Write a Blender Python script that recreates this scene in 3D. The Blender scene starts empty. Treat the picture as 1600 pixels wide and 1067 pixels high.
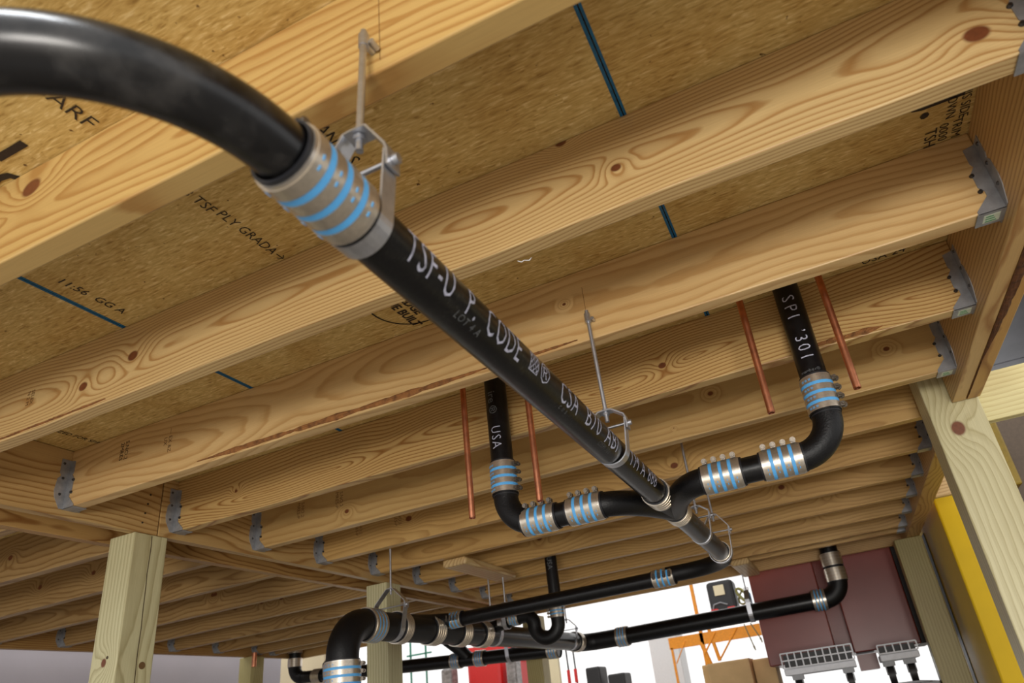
import bpy, bmesh, math, random
from mathutils import Vector, Matrix, noise
random.seed(7)
SC = bpy.context.scene
COL = SC.collection
# ------------------------------------------------------------------ camera, world, lights
cd = bpy.data.cameras.new('camera'); cam = bpy.data.objects.new('camera', cd); COL.objects.link(cam)
cd.sensor_width = 36.0; cd.lens = 1051.5/1600*36
cd.shift_x = -(860.7-800)/1600; cd.shift_y = (631.0-533.5)/1600
rt = Vector((0.91222, 0.39112, -0.12196)); up = Vector((0.26900, -0.34725, 0.89837)); fw = Vector((-0.30902, 0.85232, 0.42198))
m = Matrix((rt, up, -fw)).transposed().to_4x4(); m.translation = Vector((0, -0.5323, -0.8034))
cam.matrix_world = m
cd.clip_start = 0.02; cd.clip_end = 100
cd.dof.use_dof = True; cd.dof.focus_distance = 1.9; cd.dof.aperture_fstop = 4.5
SC.camera = cam
SC.view_settings.view_transform = 'Standard'; SC.view_settings.look = 'None'
SC.view_settings.gamma = 1; SC.view_settings.use_curve_mapping = False
SC.view_settings.exposure = 0.50
w = bpy.data.worlds.new('hall_daylight'); SC.world = w; w.use_nodes = True
w.node_tree.nodes['Background'].inputs[0].default_value = (1.0, 0.985, 0.97, 1)
w.node_tree.nodes['Background'].inputs[1].default_value = 0.92
def area_light(name, loc, target, sx, sy, power, color):
    l = bpy.data.lights.new(name, 'AREA'); l.shape = 'RECTANGLE'; l.size = sx; l.size_y = sy
    l.energy = power; l.color = color
    o = bpy.data.objects.new(name, l); COL.objects.link(o); o.location = loc
    o.rotation_euler = (Vector(target)-Vector(loc)).to_track_quat('-Z', 'Y').to_euler(); return o
# hall lamps beyond the near edge of the deck (behind the photographer) and over the open right side
area_light('hall_lamp_behind', (0.7, -3.9, -1.15), (0.0, 1.2, 0.1), 1.6, 0.8, 84, (1.0, 0.95, 0.88))
area_light('hall_lamp_tube', (-0.9, -1.9, 2.3), (-0.5, -0.4, 0.0), 1.8, 0.35, 60, (0.92, 0.96, 1.0))
area_light('hall_lamp_right', (4.2, 2.0, 2.3), (1.2, 2.2, -0.4), 2.0, 0.5, 50, (1.0, 0.97, 0.92))

# ------------------------------------------------------------------ material helpers
def lin(c):
    return tuple(((v/12.92) if v <= 0.04045 else ((v+0.055)/1.055)**2.4) for v in [x/255 for x in c])+(1,)
class NB:
    def __init__(s, name):
        s.m = bpy.data.materials.new(name); s.m.use_nodes = True; s.t = s.m.node_tree; s.n = s.t.nodes
        s.b = s.n['Principled BSDF']
    def link(s, a, b): s.t.links.new(a, b)
    def setv(s, sock, v):
        if isinstance(v, bpy.types.NodeSocket): s.link(v, sock)
        elif v is not None: sock.default_value = v
    def math(s, op, a, b=None, c=None, clamp=False):
        n = s.n.new('ShaderNodeMath'); n.operation = op; n.use_clamp = clamp
        s.setv(n.inputs[0], a)
        if b is not None: s.setv(n.inputs[1], b)
        if c is not None: s.setv(n.inputs[2], c)
        return n.outputs[0]
    def coords(s, mode='Object'): return s.n.new('ShaderNodeTexCoord').outputs[mode]
    def sep(s, v): n = s.n.new('ShaderNodeSeparateXYZ'); s.link(v, n.inputs[0]); return n.outputs
    def comb(s, x, y, z):
        n = s.n.new('ShaderNodeCombineXYZ')
        for i, q in enumerate((x, y, z)): s.setv(n.inputs[i], q)
        return n.outputs[0]
    def noise(s, vec, scale, detail=2, rough=0.5, out='Fac', dist=0):
        n = s.n.new('ShaderNodeTexNoise'); s.link(vec, n.inputs['Vector']); n.inputs['Scale'].default_value = scale
        n.inputs['Detail'].default_value = detail; n.inputs['Roughness'].default_value = rough; n.inputs['Distortion'].default_value = dist
        return n.outputs[out]
    def ramp(s, f, stops, interp='LINEAR'):
        n = s.n.new('ShaderNodeValToRGB'); s.link(f, n.inputs[0]); cr = n.color_ramp; cr.interpolation = interp
        while len(cr.elements) < len(stops): cr.elements.new(0.5)
        for e, (p, c) in zip(cr.elements, stops): e.position = p; e.color = c if len(c) == 4 else c+(1,)
        return n.outputs[0]
    def mix(s, f, a, b, mode='MIX'):
        n = s.n.new('ShaderNodeMix'); n.data_type = 'RGBA'; n.blend_type = mode
        s.setv(n.inputs[0], f); s.setv(n.inputs[6], a); s.setv(n.inputs[7], b); return n.outputs[2]
    def bump(s, h, st=0.2, d=0.002):
        n = s.n.new('ShaderNodeBump'); s.link(h, n.inputs['Height']); n.inputs['Strength'].default_value = st
        n.inputs['Distance'].default_value = d; s.link(n.outputs[0], s.b.inputs['Normal'])
    def out(s, col=None, rough=0.5, metal=0.0, spec=None):
        if col is not None: s.setv(s.b.inputs['Base Color'], col)
        s.setv(s.b.inputs['Roughness'], rough); s.b.inputs['Metallic'].default_value = metal
        if spec is not None: s.b.inputs['Specular IOR Level'].default_value = spec
        return s.m

def wood(name, early, late, seed, axis='X', knots=(), freq=105, yc=0.05, zc=0.1, wander=0.05, rough=0.42, contrast=1.0, knotcol=(92, 52, 30), blotch=0.25, randknots=True):
    """plain sawn softwood: growth rings round a wandering pith, fine fibre, knots that push the rings aside"""
    b = NB(name); x, y, z = b.sep(b.coords())[:3]
    if axis == 'Y': x, y, z = y, x, z
    if axis == 'Z': x, y, z = z, y, x
    R = random.Random(seed); o = R.uniform(0, 50)
    slow = b.comb(b.math('MULTIPLY_ADD', x, 0.9, o), b.math('MULTIPLY', y, 1.5), b.math('MULTIPLY', z, 2.0))
    n1 = b.noise(slow, 1.3, 1.5, 0.5); n2 = b.noise(b.comb(b.math('MULTIPLY_ADD', x, 1.1, o+7), o, 0.0), 1.2, 1.0, 0.5)
    dy = b.math('ADD', y, b.math('MULTIPLY_ADD', b.math('SUBTRACT', n2, 0.5), wander*2.6, yc))
    dz = b.math('ADD', z, b.math('MULTIPLY_ADD', b.math('SUBTRACT', n1, 0.5), wander*2.0, -zc))
    r = b.math('SQRT', b.math('ADD', b.math('MULTIPLY', dy, dy), b.math('MULTIPLY', dz, dz)))
    wob = b.noise(b.comb(b.math('MULTIPLY_ADD', x, 5.0, o), b.math('MULTIPLY', y, 20.0), b.math('MULTIPLY', z, 20.0)), 1.0, 2.0, 0.6)
    ph = b.math('ADD', b.math('MULTIPLY', r, freq), b.math('MULTIPLY', wob, 0.9))
    kmask = None
    for (kx, kz, kr) in knots:
        ex = b.math('DIVIDE', b.math('SUBTRACT', x, kx), kr*1.25); ez = b.math('DIVIDE', b.math('SUBTRACT', z, kz), kr)
        e2 = b.math('ADD', b.math('MULTIPLY', ex, ex), b.math('MULTIPLY', ez, ez))
        g = b.math('EXPONENT', b.math('MULTIPLY', e2, -0.10))
        ph = b.math('ADD', ph, b.math('MULTIPLY', g, 3.2))
        k = b.math('SUBTRACT', 1.0, b.math('SMOOTH_MIN', b.math('MULTIPLY', e2, 0.9), 1.0, 0.3), clamp=True)
        kmask = k if kmask is None else b.math('MAXIMUM', kmask, k)
    fr = b.math('FRACT', ph)
    E, L = lin(early), lin(late)
    mid = tuple(E[i]*0.72+L[i]*0.28 for i in range(3))+(1,)
    mid2 = tuple(E[i]*0.3+L[i]*0.7 for i in range(3))+(1,)
    L2 = tuple(E[i]*(1-contrast)+L[i]*contrast for i in range(3))+(1,)
    col = b.ramp(fr, [(0.0, mid2), (0.10, E), (0.45, E), (0.72, mid), (0.90, L2), (1.0, mid2)])
    fib = b.noise(b.comb(b.math('MULTIPLY_ADD', x, 9.0, o), b.math('MULTIPLY', y, 500.0), b.math('MULTIPLY', z, 500.0)), 1.0, 2.0, 0.6)
    col = b.mix(0.22, col, b.ramp(fib, [(0.3, (0.45, 0.38, 0.28)), (0.7, (1.0, 0.98, 0.92))]), 'MULTIPLY')
    blo = b.noise(b.comb(b.math('MULTIPLY_ADD', x, 2.0, o+3), b.math('MULTIPLY', y, 6.0), b.math('MULTIPLY', z, 7.0)), 1.0, 2.0, 0.5)
    col = b.mix(blotch, col, b.ramp(blo, [(0.32, (0.66, 0.52, 0.34)), (0.62, (1.0, 1.0, 1.0))]), 'MULTIPLY')
    if randknots:   # small scattered knots and pitch pockets
        v = b.n.new('ShaderNodeTexVoronoi'); b.link(b.comb(b.math('MULTIPLY_ADD', x, 2.6, o), b.math('MULTIPLY_ADD', y, 3.0, o), b.math('MULTIPLY', z, 4.6)), v.inputs['Vector']); v.inputs['Scale'].default_value = 1.0
        kk = b.math('SUBTRACT', 1.0, b.math('MULTIPLY', v.outputs['Distance'], 13.0), clamp=True)
        col = b.mix(b.math('MULTIPLY', kk, 1.6, clamp=True), col, lin((105, 62, 32)))
    if kmask is not None:
        kc = b.mix(b.noise(b.comb(b.math('MULTIPLY', x, 90.0), y, b.math('MULTIPLY', z, 90.0)), 1.0, 2), lin(knotcol), lin(tuple(min(255, int(c*1.45)) for c in knotcol)))
        col = b.mix(b.math('MULTIPLY', kmask, 2.2, clamp=True), col, kc)
    b.bump(b.math('ADD', b.math('MULTIPLY', fib, 0.5), fr), 0.10, 0.001)
    return b.out(col, rough, 0, 0.45)

def osb(name, seed, tint=(1, 1, 1)):
    """strand board: short slivers lying in two crossed directions, fine relief, scattered dark flecks"""
    b = NB(name); c = b.coords()
    mp = b.n.new('ShaderNodeMapping'); b.link(c, mp.inputs[0]); mp.inputs['Location'].default_value = (seed*3.1, seed*1.7, 0); c = mp.outputs[0]
    def layer(ang, off, lu, lv):
        m = b.n.new('ShaderNodeMapping'); b.link(c, m.inputs[0]); m.inputs['Rotation'].default_value = (0, 0, ang); m.inputs['Location'].default_value = (off, off*.7, 0); m.inputs['Scale'].default_value = (lu, lv, 1)
        n = b.noise(m.outputs[0], 1.0, 2.5, 0.62, dist=0.35); return n
    f1 = layer(0.35, 1.0, 22, 150); f2 = layer(1.45, 5.0, 26, 190); f3 = layer(2.5, 9.0, 20, 140); f4 = layer(0.95, 13.0, 30, 200)
    sel = b.noise(c, 17, 1.5, 0.5); sel2 = b.noise(c, 23, 1.5, 0.5)
    st = lambda f, a: b.ramp(f, [(a, (0, 0, 0)), (a+0.05, (1, 1, 1))])
    fa = b.mix(st(sel, 0.48), f1, f2); fb_ = b.mix(st(sel2, 0.5), f3, f4)
    f = b.mix(st(b.noise(c, 14, 1.0, 0.5), 0.5), fa, fb_)
    T = lambda q: tuple(lin(q)[i]*tint[i] for i in range(3))+(1,)
    col = b.ramp(f, [(0.28, T((164, 130, 70))), (0.42, T((200, 168, 100))), (0.56, T((216, 186, 118))), (0.72, T((242, 218, 160)))])
    big = b.noise(c, 4.5, 3, 0.6); col = b.mix(0.55, col, b.ramp(big, [(0.36, (0.74, 0.60, 0.40)), (0.6, (1, 1, 1))]), 'MULTIPLY')
    sp = b.noise(c, 55, 2, 0.6); col = b.mix(b.ramp(sp, [(0.70, (0, 0, 0)), (0.76, (1, 1, 1))]), col, lin((96, 62, 28)))
    b.bump(f, 0.5, 0.002)
    return b.out(col, 0.6, 0, 0.3)

def plain(name, rgb, rough=0.5, metal=0.0, var=0.12, scale=40, bump=0.0, spec=None):
    b = NB(name); c = b.coords(); n = b.noise(c, scale, 3, 0.6)
    C = lin(rgb); lo = tuple(v*(1-var) for v in C[:3]); hi = tuple(min(1, v*(1+var)) for v in C[:3])
    if bump: b.bump(n, bump, 0.002)
    return b.out(b.ramp(n, [(0.3, lo), (0.7, hi)]), rough, metal, spec)

PINE_E, PINE_L = (222, 186, 124), (166, 112, 54)
TREAT_E, TREAT_L = (210, 205, 164), (160, 148, 104)
M_black = plain('coated_cast_iron', (15, 15, 17), 0.3, 0, 0.5, 60, 0.12, 0.4)
M_fit = plain('cast_iron_fitting', (13, 13, 15), 0.44, 0, 0.4, 220, 0.45, 0.35)
def scratched():
    b = NB('scuffed_cast_iron'); x, y, z = b.sep(b.coords())[:3]
    n = b.noise(b.comb(b.math('MULTIPLY', x, 160.0), b.math('MULTIPLY', y, 1400.0), b.math('MULTIPLY', z, 70.0)), 1.0, 3, 0.6)
    n2 = b.noise(b.coords(), 7, 3, 0.6)
    f = b.math('MULTIPLY', b.ramp(n, [(0.56, (0, 0, 0)), (0.75, (1, 1, 1))]), b.ramp(n2, [(0.42, (0, 0, 0)), (0.66, (1, 1, 1))]))
    b.bump(b.noise(b.coords(), 90, 3), 0.12, 0.002)
    return b.out(b.mix(b.math('MULTIPLY', f, 0.55), lin((14, 14, 15)), lin((120, 118, 112))), 0.3, 0, 0.4)
M_scuff = scratched()
def dusty():
    b = NB('dusty_cast_iron_bend'); n = b.noise(b.coords(), 16, 4, 0.6)
    return b.out(b.mix(b.ramp(n, [(0.5, (0, 0, 0)), (0.7, (0.5, 0.5, 0.5))]), lin((11, 11, 13)), lin((70, 68, 66))), 0.27, 0, 0.45)
M_dusty = dusty()
M_steel = plain('stainless_shield', (214, 206, 194), 0.28, 0.85, 0.12, 25)
M_band = plain('stainless_band', (206, 196, 180), 0.30, 0.82, 0.1, 160, 0.08)
M_blue = plain('blue_stripe_paint', (92, 176, 240), 0.42, 0, 0.04)
M_rubber = plain('black_rubber', (26, 27, 32), 0.5, 0, 0.2)
M_screw = plain('worm_screw_steel', (120, 112, 102), 0.45, 0.9, 0.3, 300)
M_zinc = plain('zinc_plated_steel', (196, 198, 204), 0.36, 0.9, 0.1, 60)
M_galv = plain('galvanized_hanger', (158, 160, 164), 0.42, 0.5, 0.2, 30)
M_nail = plain('nail_steel', (84, 82, 82), 0.4, 0.9, 0.2)
M_white = plain('white_stencil_ink', (176, 178, 196), 0.6, 0, 0.35, 120)
M_grey_ink = plain('faint_grey_ink', (92, 94, 96), 0.6, 0, 0.3, 120)
M_ink = plain('black_stamp_ink', (44, 32, 20), 0.7, 0, 0.3, 100)
M_ink2 = plain('brown_stamp_ink', (108, 74, 38), 0.7, 0, 0.2, 100)
M_bluel = plain('blue_edge_sealer', (16, 96, 136), 0.6, 0, 0.25, 90)
M_copper = plain('copper', (232, 158, 122), 0.34, 1.0, 0.2, 30)
M_bark = plain('bark_wane', (96, 58, 28), 0.85, 0, 0.5, 60, 0.8)
M_bark2 = plain('rough_wane_edge', (140, 92, 48), 0.85, 0, 0.45, 50, 0.8)
M_maroon = plain('maroon_enamel', (132, 62, 54), 0.3, 0, 0.08, 3)
M_yellow = plain('yellow_enamel', (214, 176, 6), 0.5, 0, 0.05, 4, 0, 0.25)
M_sticker = plain('paper_sticker', (205, 212, 190), 0.6)
M_green = plain('green_print', (60, 140, 90), 0.6)
M_card = plain('cardboard', (218, 184, 132), 0.8, 0, 0.06, 8)
M_orange = plain('orange_rack_paint', (240, 150, 20), 0.45)
M_red = plain('red_vinyl', (212, 40, 38), 0.5, 0, 0.05)
M_dark = plain('black_plastic', (34, 33, 34), 0.5)
M_grey = plain('grey_plastic', (150, 152, 156), 0.5)
M_crate = plain('pale_crate_wire', (214, 216, 222), 0.45, 0, 0.05)
M_cream = plain('cream_board', (236, 222, 184), 0.6, 0, 0.03, 4)
M_wallw = plain('white_wall_paint', (176, 172, 180), 0.35, 0, 0.03, 3)
M_beige = plain('beige_partition', (206, 190, 156), 0.6, 0, 0.03, 3)
M_conc = plain('concrete_floor', (150, 144, 136), 0.35, 0, 0.1, 2)
M_roof = plain('grey_roof_sheet', (104, 106, 114), 0.4, 0.4, 0.1, 3)
M_pwhite = plain('white_paint', (240, 240, 240), 0.4, 0, 0.03)
M_teal = plain('teal_frame', (70, 140, 120), 0.5)
M_film = plain('crumpled_grey_film', (130, 124, 122), 0.25, 0, 0.4, 25, 0.8)

# ------------------------------------------------------------------ mesh helpers (geometry in world metres, origin moved on build)
class MB:
    def __init__(s): s.v = []; s.f = []; s.s = []
    def add(s, vs, fs, smooth=False):
        k = len(s.v); s.v += [Vector(v) for v in vs]; s.f += [tuple(i+k for i in f) for f in fs]; s.s += [smooth]*len(fs)
    def box(s, a, b, bev=0.0):
        x0, y0, z0 = a; x1, y1, z1 = b
        if bev <= 0:
            s.add([(x0,y0,z0),(x1,y0,z0),(x1,y1,z0),(x0,y1,z0),(x0,y0,z1),(x1,y0,z1),(x1,y1,z1),(x0,y1,z1)],
                  [(0,3,2,1),(4,5,6,7),(0,1,5,4),(1,2,6,5),(2,3,7,6),(3,0,4,7)])
        else:
            bm = bmesh.new(); bmesh.ops.create_cube(bm, size=1)
            for v in bm.verts: v.co = Vector(((x0+x1)/2+v.co.x*(x1-x0), (y0+y1)/2+v.co.y*(y1-y0), (z0+z1)/2+v.co.z*(z1-z0)))
            bmesh.ops.bevel(bm, geom=bm.edges[:], offset=bev, segments=2, affect='EDGES', profile=0.5)
            bm.verts.index_update(); s.add([v.co.copy() for v in bm.verts], [tuple(v.index for v in f.verts) for f in bm.faces]); bm.free()
        return s
    def obox(s, c, X, Y, Z, hx, hy, hz):
        c = Vector(c); P = []
        for dz in (-1, 1):
            for dx, dy in ((-1,-1),(1,-1),(1,1),(-1,1)): P.append(c+X*hx*dx+Y*hy*dy+Z*hz*dz)
        s.add(P, [(0,3,2,1),(4,5,6,7),(0,1,5,4),(1,2,6,5),(2,3,7,6),(3,0,4,7)]); return s
    def tube(s, path, rad, seg=28, caps=True):
        P = [Vector(p) for p in path]; n = len(P); R = rad if isinstance(rad, (list, tuple)) else [rad]*n
        T = []
        for i in range(n):
            t = (P[min(i+1, n-1)]-P[max(i-1, 0)]); T.append(t.normalized())
        a = Vector((0, 0, 1)) if abs(T[0].z) < 0.9 else Vector((1, 0, 0))
        N = (a-T[0]*a.dot(T[0])).normalized(); vs = []
        for i in range(n):
            N = (N-T[i]*N.dot(T[i])).normalized(); B = T[i].cross(N)
            for k in range(seg):
                q = 2*math.pi*k/seg; vs.append(P[i]+(N*math.cos(q)+B*math.sin(q))*R[i])
        fs = []
        for i in range(n-1):
            for k in range(seg):
                k2 = (k+1) % seg; fs.append((i*seg+k, i*seg+k2, (i+1)*seg+k2, (i+1)*seg+k))
        s.add(vs, fs, True)
        if caps:
            s.add(vs[:seg], [tuple(range(seg-1, -1, -1))]); s.add(vs[-seg:], [tuple(range(seg))])
        return s
    def ring(s, c, ax, r0, r1, h, seg=36):
        """hollow collar, inner r0, outer r1, half length h"""
        c = Vector(c); ax = Vector(ax).normalized(); a = Vector((0,0,1)) if abs(ax.z) < .9 else Vector((1,0,0))
        N = (a-ax*a.dot(ax)).normalized(); B = ax.cross(N); vs = []
        prof = [(-h, r0), (-h, r1), (h, r1), (h, r0)]
        for (d, r) in prof:
            for k in range(seg):
                q = 2*math.pi*k/seg; vs.append(c+ax*d+(N*math.cos(q)+B*math.sin(q))*r)
        for j in range(4):
            s.add([vs[j*seg+k] for k in range(seg)]+[vs[((j+1) % 4)*seg+k] for k in range(seg)],
                  [(k, (k+1) % seg, seg+(k+1) % seg, seg+k) for k in range(seg)], j in (1, 3))
        return s
    def prism(s, poly, d):
        """flat outline (list of 3D points) extruded by vector d"""
        n = len(poly); P = [Vector(p) for p in poly]; d = Vector(d)
        s.add(P+[p+d for p in P], [tuple(range(n-1, -1, -1)), tuple(range(n, 2*n))]+[(i, (i+1) % n, n+(i+1) % n, n+i) for i in range(n)]); return s
    def strip(s, path, wdir, w, t):
        """flat bar of width w (along wdir) and thickness t following path"""
        P = [Vector(p) for p in path]; W = Vector(wdir).normalized(); vs = []; n = len(P)
        for i in range(n):
            T = (P[min(i+1, n-1)]-P[max(i-1, 0)]).normalized(); N = T.cross(W).normalized()
            for a, b_ in ((-1, -1), (1, -1), (1, 1), (-1, 1)): vs.append(P[i]+W*a*w/2+N*b_*t/2)
        fs = [(0, 1, 2, 3), tuple(4*(n-1)+k for k in (3, 2, 1, 0))]
        for i in range(n-1):
            for k in range(4): k2 = (k+1) % 4; fs.append((4*i+k, 4*(i+1)+k, 4*(i+1)+k2, 4*i+k2))
        s.add(vs, fs); return s
    def build(s, name, mat, parent=None, origin=None):
        if parent is not None: og = Vector(parent['_o'])
        elif origin is not None: og = Vector(origin)
        else:
            lo = [min(v[i] for v in s.v) for i in range(3)]; hi = [max(v[i] for v in s.v) for i in range(3)]
            og = Vector(((lo[0]+hi[0])/2, (lo[1]+hi[1])/2, lo[2]))
        me = bpy.data.meshes.new(name); me.from_pydata([v-og for v in s.v], [], s.f); 
        me.polygons.foreach_set('use_smooth', s.s); me.materials.append(mat); me.update()
        bm = bmesh.new(); bm.from_mesh(me); bmesh.ops.recalc_face_normals(bm, faces=bm.faces[:]); bm.to_mesh(me); bm.free()
        o = bpy.data.objects.new(name, me); COL.objects.link(o)
        if parent is not None: o.parent = parent
        else: o.location = og
        o['_o'] = tuple(og); return o
def empty(name, loc, label, cat, group=None):
    o = bpy.data.objects.new(name, None); COL.objects.link(o); o.location = loc; o.empty_display_size = 0.05; o['_o'] = tuple(loc)
    return tag(o, label, cat, group)
def tag(o, label, cat, group=None):
    o['label'] = label; o['category'] = cat
    if group: o['group'] = group
    return o
def structure(o, label=None):
    o['kind'] = 'structure'
    if label: o['label'] = label
    return o
def arc(c, a, b, R, t0, t1, n=14):
    c, a, b = Vector(c), Vector(a), Vector(b)
    return [c+(a*math.cos(t0+(t1-t0)*i/n)+b*math.sin(t0+(t1-t0)*i/n))*R for i in range(n+1)]
def text_faces(txt, size, shear=0, offset=0.0, space=1.0):
    cu = bpy.data.curves.new('lettering', 'FONT'); cu.body = txt; cu.size = size; cu.resolution_u = 2; cu.offset = offset; cu.space_character = space
    cu.align_x = 'CENTER'; cu.align_y = 'CENTER'
    o = bpy.data.objects.new('lettering', cu); COL.objects.link(o); dg = bpy.context.evaluated_depsgraph_get(); dg.update()
    me = bpy.data.meshes.new_from_object(o.evaluated_get(dg)); bm = bmesh.new(); bm.from_mesh(me)
    bpy.data.objects.remove(o); bpy.data.curves.remove(cu); bpy.data.meshes.remove(me); return bm
def text_flat(txt, size, c, U, V, mat, name, parent, lift=0.0008, stretch=1.0, offset=0.0):
    """lettering printed on a flat surface: U reading direction, V up of the letters"""
    bm = text_faces(txt, size, 0, offset); U, V, c = Vector(U).normalized(), Vector(V).normalized(), Vector(c); N = U.cross(V)
    b = MB(); bm.verts.index_update()
    b.add([c+U*v.co.x*stretch+V*v.co.y+N*lift for v in bm.verts], [tuple(v.index for v in f.verts) for f in bm.faces]); bm.free()
    return b.build(name, mat, parent)
def text_wrap(txt, size, c, A, r, outdir, mat, name, parent, stretch=1.0, flip=1, offset=0.0, space=1.0):
    """lettering printed round a pipe: A reading direction along the axis, outdir the way the print faces"""
    bm = text_faces(txt, size, 0, offset, space); A = Vector(A).normalized(); O = Vector(outdir); O = (O-A*O.dot(A)).normalized(); Vd = O.cross(A)*flip
    ys = [v.co.y for v in bm.verts]; lo, hi = min(ys), max(ys); k = int((hi-lo)/(r*0.16))+1
    for i in range(1, k):
        bmesh.ops.bisect_plane(bm, geom=bm.verts[:]+bm.edges[:]+bm.faces[:], plane_co=(0, lo+(hi-lo)*i/k, 0), plane_no=(0, 1, 0))
    b = MB(); bm.verts.index_update(); c = Vector(c); vs = []
    for v in bm.verts:
        q = v.co.y/r; vs.append(c+A*v.co.x*stretch+(O*math.cos(q)+Vd*math.sin(q))*(r+0.0006))
    b.add(vs, [tuple(v.index for v in f.verts) for f in bm.faces]); bm.free(); return b.build(name, mat, parent)

# ------------------------------------------------------------------ setting
XL, XR, ZT = -2.198, 0.516, 0.201      # deck bay: faces of the two beams, underside of the sheathing
JY = [-0.0125, 0.4096, 0.8191, 1.2273, 1.6295, 2.0226, 2.4386, 2.849, 3.252, 3.6556, 4.0612, 4.25]
ORD = ['nearest', 'second', 'third', 'fourth', 'fifth', 'sixth', 'seventh', 'eighth', 'ninth', 'tenth', 'second farthest', 'farthest']
JT = 0.040
floor = structure(MB().box((-11, -8, -2.1), (9, 16, -2.0)).build('floor', M_conc), 'pale concrete hall floor')
ceil = bpy.data.objects.new('ceiling', None); COL.objects.link(ceil); ceil.location = (0, 0, ZT); ceil['_o'] = (0, 0, ZT); structure(ceil, 'deck sheathing of wood strand panels seen from below')
mats_osb = [osb('strand_board_%s' % k, i+1) for i, k in enumerate('abc')]
xs = [-4.62, -4.05, -2.74, -1.43, -0.12, 0.62]
panels = {}
for i in range(5):
    x0, x1 = xs[i], xs[i+1]; ys = [-0.62, 1.65, 3.27, 4.66] if i % 2 == 0 else [-0.62, 0.84, 3.27, 4.66]
    for j in range(3):
        p = MB().box((x0+0.0015, ys[j]+0.0015, ZT), (x1-0.0015, ys[j+1]-0.0015, ZT+0.022), 0.0015).build('osb_panel', mats_osb[(i+j) % 3], ceil)
        panels[(i, j)] = p
        if i < 4: MB().box((x1-0.007, ys[j]+0.002, ZT-0.0008), (x1-0.0012, ys[j+1]-0.002, ZT+0.001)).build('blue_edge_seal', M_bluel, p)
        if i > 0: MB().box((x0+0.0012, ys[j]+0.002, ZT-0.0008), (x0+0.006, ys[j+1]-0.002, ZT+0.001)).build('blue_edge_seal', M_bluel, p)
MB().box((-4.62, -0.62, ZT+0.0225), (0.62, 4.66, ZT+0.035)).build('light_stop_sheet', mats_osb[0], ceil)  # added unseen sheet, keeps light from leaking through the panel gaps
def ceil_text(txt, size, x, y, panel, ang=90, mat=None, stretch=1.0, offset=0.0):
    a = math.radians(ang); U = Vector((math.cos(a), math.sin(a), 0)); V = Vector((0, 0, -1)).cross(U)
    return text_flat(txt, size, (x, y, ZT), U, V, mat or M_ink, 'ink_lettering', panels[panel], 0.0012, stretch, offset)
# beams
def beam(name, x0, x1, y0, y1, z0, z1, mat, label):
    return tag(MB().box((x0, y0, z0), (x1, y1, z1), 0.003).build(name, mat, origin=((x0+x1)/2, y0, z0)), label, 'beam')
b_l1 = beam('rim_beam', XL-0.038, XL, -0.62, 1.165, -0.024, ZT-0.001, wood('pine_rim_a', (198, 164, 108), (160, 118, 64), 11, 'Y', [(2.169, 0.118, 0.016)], zc=0.2, freq=60), 'left pine rim beam plank with a dark knot, in front of the seam over the near left post')
b_l1b = beam('rim_beam', XL-0.038, XL, 1.169, 4.62, -0.024, ZT-0.001, wood('pine_rim_b', (198, 164, 108), (160, 118, 64), 12, 'Y', zc=0.0, freq=60), 'left pine rim beam plank running on beyond the seam over the near left post')
b_l2 = beam('rim_beam', -2.425, -2.385, -0.62, 4.62, -0.024, ZT-0.001, wood('pine_rim_c', (190, 150, 92), (140, 94, 46), 13, 'Y', zc=0.05), 'outer left pine rim beam carrying the joists of the far left bay')
b_l3 = beam('rim_beam', -4.66, -4.62, -0.62, 4.62, -0.02, ZT-0.001, wood('pine_rim_d', (180, 142, 86), (140, 94, 46), 14, 'Y'), 'farthest left pine rim beam above the white wall')
b_r1 = beam('rim_beam', XR, XR+0.040, -0.62, 1.845, -0.036, ZT-0.001, wood('pine_rim_e', (214, 178, 118), (170, 122, 66), 15, 'Y', zc=0.3, freq=80), 'near right inner beam plank carrying the steel joist hangers')
b_r2 = beam('rim_beam', XR+0.0415, XR+0.083, -0.62, 1.845, -0.036, ZT-0.001, wood('pine_rim_f', (206, 160, 88), (160, 108, 46), 16, 'Y', zc=0.35, freq=70), 'near right outer beam plank with brown bark along its edge')
b_r3 = beam('rim_beam', XR, XR+0.080, 2.0, 4.62, -0.030, ZT-0.001, wood('pine_rim_g', (200, 162, 104), (160, 112, 60), 17, 'Y'), 'right pine beam beyond the knotty post')
# bark strip along the outer plank's bottom inner corner
def ragged(path, widths, wdir, thick_n, name, mat, parent):
    """rough strip lying on a surface: path points, half widths, bumpy"""
    b = MB(); W = Vector(wdir); N = Vector(thick_n); n = len(path); vs = []
    K = 6
    for i in range(n):
        for j in range(K+1):
            t = j/K*2-1; wv = widths[i]*(t)
            h = (1-t*t)**0.5*0.004*(0.6+1.2*abs(noise.noise(Vector((i*0.9, j*1.3, 3.0))))) if abs(t) < 1 else -0.0005
            vs.append(Vector(path[i])+W*wv+N*h)
    fs = [(i*(K+1)+j, i*(K+1)+j+1, (i+1)*(K+1)+j+1, (i+1)*(K+1)+j) for i in range(n-1) for j in range(K)]
    b.add(vs, fs); return b.build(name, mat, parent)
pth, wd = [], []
for i in range(90):
    y = -0.3+2.13*i/89
    base = 0.0115 if y < 1.0 else max(0.0009, 0.0115*(1-((y-1.0)/0.55)**2)) if y < 1.55 else 0.0009
    hw_ = max(0.0008, base*(1+0.35*noise.noise(Vector((y*7, 0, 0)))+0.2*noise.noise(Vector((y*30, 0, 1)))))
    pth.append((XR+0.0405+hw_, y, -0.0362)); wd.append(hw_)
ragged(pth, wd, (1, 0, 0), (0, 0, -1), 'bark_edge', M_bark, b_r2)
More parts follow.
